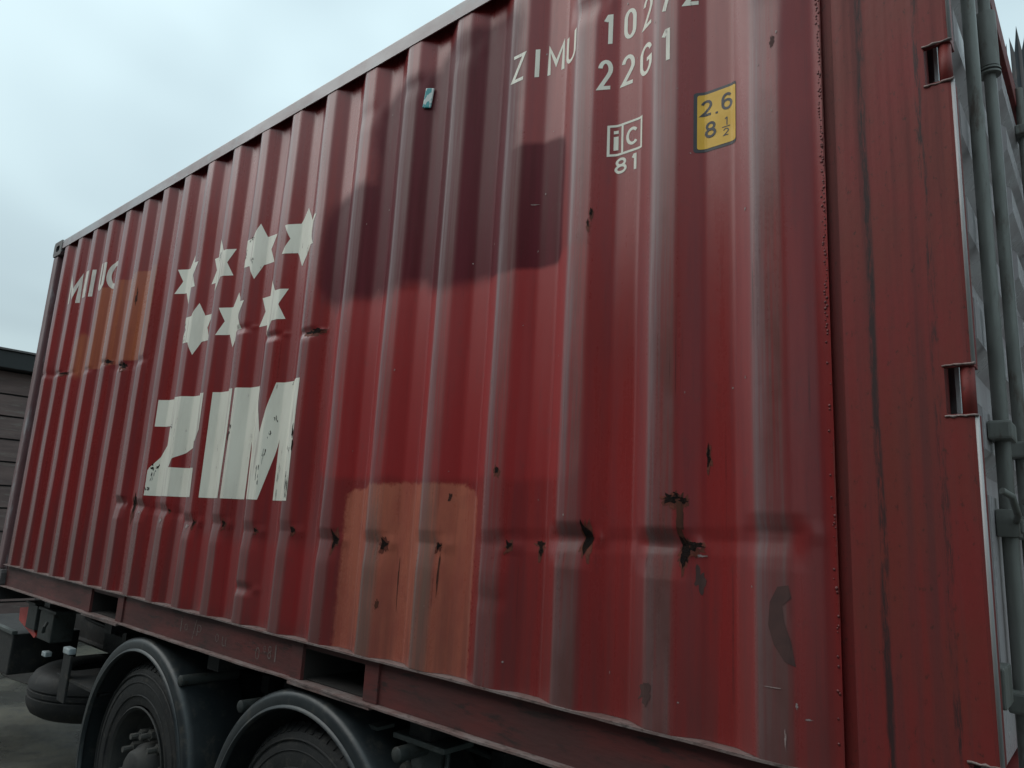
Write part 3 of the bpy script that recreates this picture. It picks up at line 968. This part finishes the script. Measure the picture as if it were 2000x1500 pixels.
for a, b in SL:
    MB().tube([(-.0135, .016, a - .01), (-.0135, .016, b + .01)], .0130, 18).build('lashing_bar', M['post'], post, True)
    for zz, dz in ((a, .004), (b, -.004)):
        wv = MB()
        pts = []
        for k in range(9):
            pts.append((-.055 + .058 * k / 8, -.001 + random.uniform(-.0015, .0015), zz - dz + random.uniform(-.0012, .0012)))
        wv.tube(pts, [random.uniform(.0016, .0036) for _ in pts], 8)
        wv.build('slot_weld', M['lip'], post, True)
rp = MB()
rp.box(-.243, 0.0, W - .055, W, .113, 2.478, .004)
rp.build('corner_post', M['post'], container)
MB().box(-.042, -.034, .058, .078, .12, 2.46).build('door_gasket', M['gasket'], container)
# weld bead between the wall and the post
wb = MB()
for xw, n_, lo in ((-.288, 210, .7), ):
    z = .16
    while z < 2.52:
        r = random.uniform(.0012, .0036) * (1.25 if random.random() < .15 else 1)
        x = xw + random.uniform(-.004, .004)
        y = float(surf(x, z)) - .0005
        vv, ff = [], []
        for a, (rr, hh) in enumerate(((1.0, 0), (.75, .6), (0.02, .95))):
            for k in range(6):
                an = k * math.pi / 3 + random.random() * .4
                vv.append((x + r * rr * math.cos(an), y - .6 * r * hh, z + 1.15 * r * rr * math.sin(an)))
        for a in range(2):
            for k in range(6):
                ff.append((a * 6 + k, a * 6 + (k + 1) % 6, a * 6 + 6 + (k + 1) % 6, a * 6 + 6 + k))
        ff.append(tuple(range(12, 18)))
        wb.add(vv, ff)
        z += random.uniform(.004, .0105) if z > 1.1 else random.choice((.005, .008, .02, .05))
wo = wb.build('weld_bead', M['weld'], side, True)
wo['kind'] = 'stuff'

# roof, floor, far wall, front wall
rf = MB()
nr = 60
for k in range(nr):
    x0 = -5.9 + 5.75 * k / nr
    x1 = -5.9 + 5.75 * (k + .5) / nr
    x2 = -5.9 + 5.75 * (k + 1) / nr
    rf.add([(x0, .061, 2.560), (x1, .061, 2.575), (x2, .061, 2.560), (x0, W - .061, 2.560), (x1, W - .061, 2.575), (x2, W - .061, 2.560)], [(0, 1, 4, 3), (1, 2, 5, 4)])
rf.build('roof_sheet', M['roof'], container, fix=False)
MB().box(-5.92, -.12, .10, W - .10, .125, .15).build('floor', M['dark'], container)
for k in range(16):
    x = -5.7 + k * .36
    if any(a - .08 < x < b + .03 for a, b in pockets):
        continue
    MB().box(x, x + .045, .07, W - .07, .004, .124).build('cross_member', M['dark'], container)
fw = MB()
far = []
for k in range(len(kx)):
    far.append((max(min(kx[k], -.24), -5.93), W - ky[k]))
vv = [(p[0], p[1], z) for z in (.153, 2.53) for p in far]
n = len(far)
fw.add(vv, [(k, k + 1, n + k + 1, n + k) for k in range(n - 1)])
fw.build('side_panel', M['roof'], container, fix=False)
MB().box(-5.885, -.176, W - .06, W, 2.522, 2.590).build('top_rail', M['toprail'], container)
MB().box(-5.885, -.176, W - .05, W, 0.0, .1525).build('bottom_rail', M['rail'], container)
MB().box(-6.04, -5.99, .09, W - .09, .05, 2.55).build('front_wall', M['roof'], container)
MB().box(-6.05, -5.94, .16, W - .16, 2.50, 2.59, .004).build('front_header', M['frontpost'], container)
MB().box(-.12, 0.0, .16, W - .16, 2.478, 2.588, .004).build('door_header', M['post'], container)
MB().box(-.12, 0.0, .16, W - .16, 0.0, .13, .004).build('door_sill', M['post'], container)

# ---- doors
def door(y0, y1, name_rods):
    d = MB()
    zc = [.15, .80]
    prof = [(-.046, .15), (-.046, .35), (-.012, .36), (-.012, .74), (-.046, .75)]
    z = .80
    while z < 2.42:
        prof += [(-.046, z), (-.012, z + .040), (-.012, z + .130), (-.046, z + .170)]
        z += .248
    prof.append((-.046, 2.46))
    vv = [(p[0], y, p[1]) for y in (y0 + .10, y1 - .10) for p in prof]
    n = len(prof)
    ff = [(k, k + 1, n + k + 1, n + k) for k in range(n - 1)]
    vv += [(-.060, y, z) for y in (y0 + .10, y1 - .10) for z in (.15, 2.46)]
    d.add(vv, ff)
    do = d.build('door', M['doorpaint'], container, fix=False)
    for yy in (y0, y1 - .10):
        MB().box(-.060, -.016 if yy > y0 else -.030, yy, yy + .0995, .14, 2.465, .003).build('door_frame', M['doorframe'], do)
    # corrugation end caps
    z = .80
    while z < 2.42:
        for y in (y0 + .1005, y1 - .1005):
            MB().add([(-.046, y, z), (-.012, y, z + .04), (-.012, y, z + .13), (-.046, y, z + .17)], [(0, 1, 2, 3)]).build('corrugation_end', M['doorpaint'], do, fix=False)
        z += .248
    MB().add([(-.046, y0 + .1005, .35), (-.012, y0 + .1005, .36), (-.012, y0 + .1005, .74), (-.046, y0 + .1005, .75)], [(0, 1, 2, 3)]).build('corrugation_end', M['doorpaint'], do, fix=False)
    for yr in name_rods:
        r = MB()
        r.tube([(.010, yr, .03), (.010, yr, 2.56)], .0155, 20)
        ro = r.build('lock_rod', M['galv'], do, True, angle=40)
        for zb_ in (.30, .865, 2.33):
            MB().box(-.011, .034, yr - .055, yr + .045, zb_, zb_ + .042, .006).build('rod_guide', M['galv'], ro)
        if yr == name_rods[1]:
            MB().tube([(.010, yr, 2.02), (.010, yr, 2.20)], .027, 20).build('rod_sleeve', M['galv'], ro, True, angle=40)
            MB().tube([(.010, yr, 1.998), (.010, yr, 2.004)], .029, 20).build('rod_collar', M['galv'], ro, True, angle=40)
            MB().tube([(.010, yr, 2.010), (.010, yr, 2.016)], .029, 20).build('rod_collar', M['galv'], ro, True, angle=40)
        # handle with its hub and keeper
        hb = MB()
        hb.box(-.011, .032, yr - .03, yr + .03, .655, .715, .006)
        hb.tube([(.028, yr - .03, .69), (.036, yr - .09, .70), (.034, yr - .15, .735), (.02, yr - .17, .745)], .007, 10)
        hb.build('handle_hub', M['galv'], ro, True, angle=40)
        MB().box(.030, .038, yr - .02, yr + .42, .665, .695, .003).build('door_handle', M['galv'], ro)
    for zh in (.33, 2.25):
        MB().box(-.03, .006, y0 - .012 if y0 < 1 else y1 - .09, y0 + .09 if y0 < 1 else y1 + .012, zh, zh + .075, .004).build('hinge', M['galv'], do)
    return do
door(.075, 1.212, (.27, .66))
door(1.226, 2.363, (1.78, 2.17))

# ------------------------------------------------------------------ trailer under the container
trailer = empty('container_trailer', (-2.85, 1.219, 0), 'black skeletal container trailer with twin axles and rounded mudguards', 'trailer')
TX, TY = 2.85, -1.219
def T(mb):
    mb.v = [(v[0] + TX, v[1] + TY, v[2] + G) for v in mb.v]
    return mb
def tpart(mb, name, mat, parent=None, smooth=False, angle=None):
    return T(mb).build(name, mat, parent or trailer, smooth, angle=angle)
for yb in (.70, 1.62):
    b = MB()
    b.box(-7.4, .02, yb, yb + .012, -.44, -.112)
    b.box(-7.4, .02, yb - .055, yb + .067, -.112, -.098)
    b.box(-7.4, .02, yb - .055, yb + .067, -.454, -.44)
    tpart(b, 'main_beam', M['chassis'])
for x in (-5.99, -5.2, -4.2, -3.0, -1.62, -.13):
    b = MB()
    end = x in (-5.99, -.13)
    b.box(x - .05, x + .05, .10 if not end else .02, W - (.10 if not end else .02), -.097, -.008 if end else -.03)
    tpart(b, 'bolster', M['chassis'])
for x in (-4.75, -2.3, -.9):
    b = MB()
    b.box(x - .04, x + .04, .72, 1.62, -.40, -.16)
    tpart(b, 'cross_member', M['chassis'])

AX = [(-3.53, -.645), (-2.165, -.645)]
def wheel(cx, cz, yo, sgn):
    """yo: outer face of the tyre, sgn: +1 inwards is +y"""
    RT_, wd = .495, .27
    tp = [(.285, .030), (.300, .012), (.335, .004), (.385, .000), (.430, .004), (.462, .014), (.480, .030), (.490, .046), (RT_, .060)]
    for g_ in (.10, .15, .20):
        tp += [(RT_, g_ - .008), (.482, g_ - .005), (.482, g_ + .005), (RT_, g_ + .008)]
    tp += [(RT_, wd - .045), (.480, wd - .02), (.43, wd - .003), (.335, wd), (.285, wd - .03)]
    b = MB().lathe([(r, sgn * h) for r, h in tp], (cx, yo, cz), 'y', 72)
    ty_ = tpart(b, 'tyre', M['rubber'], None, True, 35)
    # shoulder blocks and sidewall ribs
    lug = MB()
    for k in range(64):
        a = 2 * math.pi * k / 64
        c, s_ = math.cos(a), math.sin(a)
        tgx, tgz = -s_, c
        vv = []
        for rr, hh, ww in ((.468, .020, .014), (.497, .050, .014)):
            for sg in (-1, 1):
                vv.append((cx + rr * c + sg * ww * tgx, yo + sgn * hh - sgn * .006, cz + rr * s_ + sg * ww * tgz))
        for rr, hh, ww in ((.460, .024, .012), (.488, .054, .012)):
            for sg in (-1, 1):
                vv.append((cx + rr * c + sg * ww * tgx, yo + sgn * hh, cz + rr * s_ + sg * ww * tgz))
        lug.add(vv, [(0, 1, 3, 2), (4, 6, 7, 5), (0, 4, 5, 1), (2, 3, 7, 6), (0, 2, 6, 4), (1, 5, 7, 3)])
    lo_ = tpart(lug, 'tread_blocks', M['rubber'], ty_)
    lo_['kind'] = 'stuff'
    rb = MB()
    for rr in (.345, .405, .442):
        rb.lathe([(rr - .004, sgn * .006), (rr, -sgn * .0025), (rr + .004, sgn * .006)], (cx, yo, cz), 'y', 72)
    tpart(rb, 'sidewall_rib', M['rubber'], ty_, True)
    rm = MB().lathe([(.296, sgn * .004), (.290, sgn * .000), (.278, sgn * .010), (.272, sgn * .05), (.262, sgn * .095), (.235, sgn * .108), (.15, sgn * .100), (.03, sgn * .100)], (cx, yo, cz), 'y', 56)
    tpart(rm, 'rim', M['hub'], ty_, True, 40)
    hb = MB().lathe([(.125, sgn * .099), (.122, sgn * .045), (.105, sgn * .025), (.098, sgn * .000), (.085, -sgn * .012), (.02, -sgn * .018), (.001, -sgn * .018)], (cx, yo, cz), 'y', 32)
    tpart(hb, 'hub', M['hub'], ty_, True, 40)
    for k in range(10):
        a = 2 * math.pi * (k + .3) / 10
        c, s_ = math.cos(a), math.sin(a)
        p = (cx + .165 * c, 0, cz + .165 * s_)
        nb = MB()
        nb.tube([(p[0], yo + sgn * .10, p[2]), (p[0], yo + sgn * .050, p[2])], .026, 6)
        nb.tube([(p[0], yo + sgn * .055, p[2]), (p[0], yo + sgn * .005, p[2])], .014, 8)
        tpart(nb, 'wheel_nut', M['nut'], ty_)
    return ty_
for cx, cz in AX:
    wheel(cx, cz, .045, 1)
    b = MB().lathe([(.285, 0), (.34, -.02), (.43, -.015), (.48, .02), (.495, .06), (.495, .21), (.48, .25), (.43, .27), (.285, .25)], (cx, .36, cz), 'y', 56)
    tpart(b, 'inner_tyre', M['rubber'], None, True, 40)
    b = MB().lathe([(.285, 0), (.34, -.02), (.43, -.015), (.48, .02), (.495, .06), (.495, .50), (.48, .55), (.43, .57), (.285, .55)], (cx, W - .62, cz), 'y', 56)
    tpart(b, 'far_tyre', M['rubber'], None, True, 40)
    b = MB().tube([(cx, .25, cz), (cx, W - .25, cz)], .07, 20)
    tpart(b, 'axle', M['chassis'], None, True, 40)
    # leaf spring pack and hangers
    for yb in (.70, 1.62):
        lf = MB()
        us = np.linspace(-1, 1, 13)
        up_ = [(cx + .62 * u, cz + .19 + .09 * u * u) for u in us]
        dn_ = [(cx + .62 * u, cz + .17 + .09 * u * u - .022 * min(4, int((1 - abs(u)) * 6))) for u in us]
        lf.prism(up_ + dn_[::-1], 'y', yb - .01, yb + .07)
        tpart(lf, 'leaf_spring', M['chassis'])
    # mudguard: rounded hoop with a rolled outer lip
    fc = (cx, 0.0, -.630)
    prof = [(.535, .016), (.536, .004), (.541, -.003), (.548, -.001), (.552, .006), (.580, .004), (.594, .010), (.603, .024), (.606, .050), (.606, .30), (.600, .30), (.600, .052), (.597, .03), (.588, .018), (.555, .013), (.545, .016), (.535, .016)]
    b = MB().lathe(prof, fc, 'y', 64, math.radians(-14), math.radians(194))
    tpart(b, 'mudguard', M['fender'], None, True, 50)
    b = MB().lathe([(r, -h) for r, h in prof], (cx, W, -.630), 'y', 64, math.radians(-14), math.radians(194))
    tpart(b, 'mudguard', M['fender'], None, True, 50)
for x, z in ((-3.128, -.155), (-2.600, -.162), (-1.640, -.121), (-1.20, -.17)):
    b = MB().tube([(x, .018, z), (x, .022, z), (x, .30, z)], [.019, .024, .024], 16)
    tpart(b, 'mudguard_stay', M['chassismid'], None, True, 40)
# air tank, brake pipes and cables under the frame
b = MB().lathe([(.001, 0), (.10, .004), (.135, .03), (.14, .06), (.14, .60), (.135, .63), (.10, .656), (.001, .66)], (-3.02, .42, -.36), 'y', 32)
tpart(b, 'air_tank', M['chassisgrey'], None, True, 40)
for q in range(6):
    yy = .42 + .045 * q
    pts = [(x, yy + .015 * math.sin(x * 3 + q), -.17 - .012 * q + .03 * math.sin(x * 2.2 + q * 1.7)) for x in np.linspace(-5.6, -.5, 40)]
    tpart(MB().tube(pts, .009 + .003 * (q % 3), 8), 'brake_pipe', M['chassisgrey' if q % 2 else 'chassis'], None, True)
for x in (-4.45, -3.95, -2.88, -2.70, -1.45, -1.1):
    b = MB().box(x - .03, x + .03, .30, .70, -.20, -.12, .004)
    b.prism([(x - .03, -.199), (x + .03, -.199), (x + .03, -.26), (x - .03, -.40)], 'y', .52, .535)
    tpart(b, 'outrigger', M['chassis'])
# side bracket plates behind the second wheel
b = MB().box(-1.735, -1.490, .085, .225, -.100, -.082, .004)
b.box(-1.700, -1.560, .145, .160, -.300, -.101)
b.box(-1.735, -1.490, .10, .24, -.318, -.301, .003)
bo = tpart(b, 'side_bracket', M['chassisgrey'])
for x, z in ((-1.71, -.20), (-1.535, -.20), (-1.53, -.275), (-1.71, -.285)):
    tpart(MB().tube([(x, .12, z), (x, .19, z)], .019, 6), 'bracket_bolt', M['nut'], bo)
for x in (-1.72, -1.535):
    tpart(MB().tube([(x, .15, -.31), (x, .15, -.10)], .009, 8), 'bracket_rod', M['chassisgrey'], bo, True)
b = MB().box(-2.045, -1.835, .10, .18, -.105, -.092, .003)
tpart(b, 'side_plate', M['chassisgrey'])
b = MB().box(-1.25, -.95, .10, .22, -.16, -.145, .003)
tpart(b, 'side_plate', M['chassisgrey'])
# front bolster gear: twist-lock boxes, red gusset, tool box
b = MB().box(-5.52, -5.34, .09, .20, -.235, -.080, .006)
b.box(-5.55, -5.36, .08, .21, -.079, -.066, .003)
tpart(b, 'twist_lock_box', M['chassismid'])
b = MB().box(-5.27, -5.02, .09, .22, -.27, -.090, .006)
b.box(-5.27, -4.95, .075, .23, -.089, -.072, .003)
b.tube([(-5.06, .07, -.15), (-5.03, .05, -.17), (-5.04, .05, -.20), (-5.09, .07, -.205)], .010, 8)
tpart(b, 'twist_lock_box', M['chassismid'])
b = MB().prism([(-5.735, -.135), (-5.50, -.10), (-5.42, -.22), (-5.33, -.265), (-5.36, -.285), (-5.50, -.255), (-5.71, -.215)], 'y', .105, .130)
tpart(b, 'red_gusset', M['redsteel'])
b = MB().box(-6.9, -5.82, .12, .55, -.60, -.325, .012)
tb = tpart(b, 'tool_box', M['chassis'])
tpart(MB().box(-6.92, -5.79, .10, .135, -.324, -.300, .004), 'box_lid', M['chassisgrey'], tb)
b = MB().box(-4.615, -4.50, .04, .055, -.52, -.262, .004)
hg = tpart(b, 'hanger_strap', M['chassis'])
b = MB().box(-4.61, -4.51, .03, .07, -.258, -.222, .008)
tpart(b, 'hanger_bolt', M['bolt'], hg)
b = MB().box(-5.16, -5.09, .10, .14, -.365, -.335, .006)
tpart(b, 'hanger_bolt', M['bolt'], hg)
b = MB().box(-4.70, -4.05, .05, .62, -.40, -.385)
b.box(-5.5, -4.0, .60, .68, -.42, -.30)
tpart(b, 'spare_carrier', M['chassis'])

# spare tyre slung flat below the beams
SPX, SPY, SPZ = -5.30, .62, .36
sp = empty('spare_tyre', (SPX, SPY, SPZ - .01), 'worn black spare tyre slung flat under the trailer by the front mudguard', 'tyre')
tp = [(.26, .03), (.29, .005), (.36, -.006), (.43, .006), (.47, .03), (.492, .07), (.50, .10)]
for g_ in (.14, .18):
    tp += [(.50, g_ - .008), (.490, g_ - .004), (.490, g_ + .004), (.50, g_ + .008)]
tp += [(.495, .22), (.47, .262), (.43, .285), (.36, .295), (.29, .285), (.26, .26)]
MB().lathe(tp, (0, 0, 0.01), 'z', 72).build('tyre', M['rubber'], sp, True, angle=40)
MB().lathe([(.262, .25), (.255, .15), (.10, .14), (.02, .14)], (0, 0, 0.01), 'z', 48).build('rim', M['hub'], sp, True, angle=40)

# ------------------------------------------------------------------ surroundings
# clad shed ahead of the trailer
SX = -11.0
shed = empty('clad_shed', (SX - 3, 2.0, 0), 'brown shed with horizontal cladding boards and black roof edge behind the container', 'shed')
def spart(mb, name, mat, parent=None):
    mb.v = [(v[0] - (SX - 3), v[1] - 2.0, v[2]) for v in mb.v]
    return mb.build(name, mat, parent or shed)
wall = spart(MB().box(SX - 6, SX - .03, -1.0, 6.0, 0, 3.40), 'wall', M['fascia'])
z = .12
k = 0
while z < 3.36:
    h = (.30, .29, .31, .295)[k % 4]
    z1 = min(z + h - .022, 3.39)
    pl = [(SX - .029, z), (SX + .020, z), (SX + .004, z1), (SX - .029, z1)]
    b = MB()
    vv = [(p[0], y, p[1]) for y in (-1.0, 6.0) for p in pl]
    b.add(vv, [(0, 1, 2, 3), (7, 6, 5, 4), (0, 4, 5, 1), (1, 5, 6, 2), (2, 6, 7, 3), (3, 7, 4, 0)])
    spart(b, 'board', M['board'], wall)
    z += h
    k += 1
spart(MB().box(SX - 6.2, SX + .22, -1.3, 6.3, 3.405, 3.63, .01), 'roof_edge', M['fascia'])
spart(MB().box(SX - 6.22, SX + .25, -1.33, 6.33, 3.635, 3.66), 'roof', M['casting'])

# palisade fence on a low wall beyond the doors
FY = 3.4
fence = empty('palisade_fence', (1.5, FY, 0), 'tall spiked steel palisade fence on a concrete wall beyond the container doors', 'fence')
def fpart(mb, name, mat, parent=None):
    mb.v = [(v[0] - 1.5, v[1] - FY, v[2]) for v in mb.v]
    return mb.build(name, mat, parent or fence)
fpart(MB().box(-2.5, 5.5, FY - .10, FY + .10, 0, 2.3, .01), 'base_wall', M['concrete'])
for zz in (2.65, 4.35):
    fpart(MB().box(-2.5, 5.5, FY + .012, FY + .055, zz, zz + .06), 'fence_rail', M['pale_d'])
for k in range(78):
    x = -2.46 + k * .100 - .005
    dk_ = k % 2 == 0
    top = 5.0 + (.03 if k % 3 == 0 else 0)
    hw = .042
    # W section pale with a three pointed head
    sec = [(-hw, .006), (-hw * .45, -.012), (0, 0), (hw * .45, -.012), (hw, .006)]
    tops = [top - .03, top - .16, top + .03, top - .16, top - .04]
    vv = []
    for (dx, dy), tz in zip(sec, tops):
        vv += [(x + dx, FY + dy, 2.301), (x + dx, FY + dy, tz), (x + dx, FY + dy + .004, 2.301), (x + dx, FY + dy + .004, tz)]
    ff = []
    for j in range(4):
        a, b_ = 4 * j, 4 * j + 4
        ff += [(a, b_, b_ + 1, a + 1), (a + 2, a + 3, b_ + 3, b_ + 2), (a + 1, b_ + 1, b_ + 3, a + 3), (a, a + 2, b_ + 2, b_)]
    ff += [(0, 1, 3, 2), (16, 18, 19, 17)]
    fpart(MB().add(vv, ff), 'pale', M['pale_l'] if k % 5 == 2 else M['pale_d'])

# two unseen stacked containers added across the lane to block sky light
NY = -4.6
M['bluewall'] = simple('dark_blue_paint', (0.020, 0.030, 0.055), (0.03, 0.04, 0.06), 4, 0.5, 0, 0.4, (1, 1, 0.3), 0.05, (0.06, 0.045, 0.04))
M['brownwall'] = simple('dark_brown_paint', (0.060, 0.026, 0.020), (0.05, 0.03, 0.025), 4, 0.5, 0, 0.4, (1, 1, 0.3), 0.05, (0.03, 0.025, 0.022))
def sky_blocker(zb_, mat, label):
    nb = empty('sky_blocker_container', (1.0, NY, zb_), label, 'container')
    def npart(mb, name, fix=True):
        mb.v = [(v[0] - 1.0, v[1] - NY, v[2]) for v in mb.v]
        return mb.build(name, mat, nb, fix=fix)
    xa, xb = -10.0, 2.19
    pr = [(xa, NY - .036)]
    x = xa + .1
    while x < xb - .3:
        pr += [(x, NY - .036), (x + .068, NY), (x + .14, NY), (x + .208, NY - .036)]
        x += .278
    pr.append((xb, NY - .036))
    n = len(pr)
    npart(MB().add([(p[0], p[1], z) for z in (.16, 2.52) for p in pr], [(k, n + k, n + k + 1, k + 1) for k in range(n - 1)]), 'side_panel', False)
    npart(MB().box(xa - .1, xb + .1, NY - .06, NY + .005, 2.521, 2.59), 'top_rail')
    npart(MB().box(xa - .1, xb + .1, NY - .05, NY + .005, .01, .159), 'bottom_rail')
    npart(MB().box(xa - .1, xb + .1, NY - 2.4, NY - .10, 0.02, 2.58), 'box_body')
    for x in (xa - .105, xb - .015):
        npart(MB().box(x, x + .12, NY - .09, NY + .008, .0, 2.592), 'corner_post')
sky_blocker(0.0, M['bluewall'], 'unseen dark blue container added to block sky light, lower of two')
sky_blocker(2.594, M['brownwall'], 'unseen dark brown container added to block sky light, stacked on the blue one')
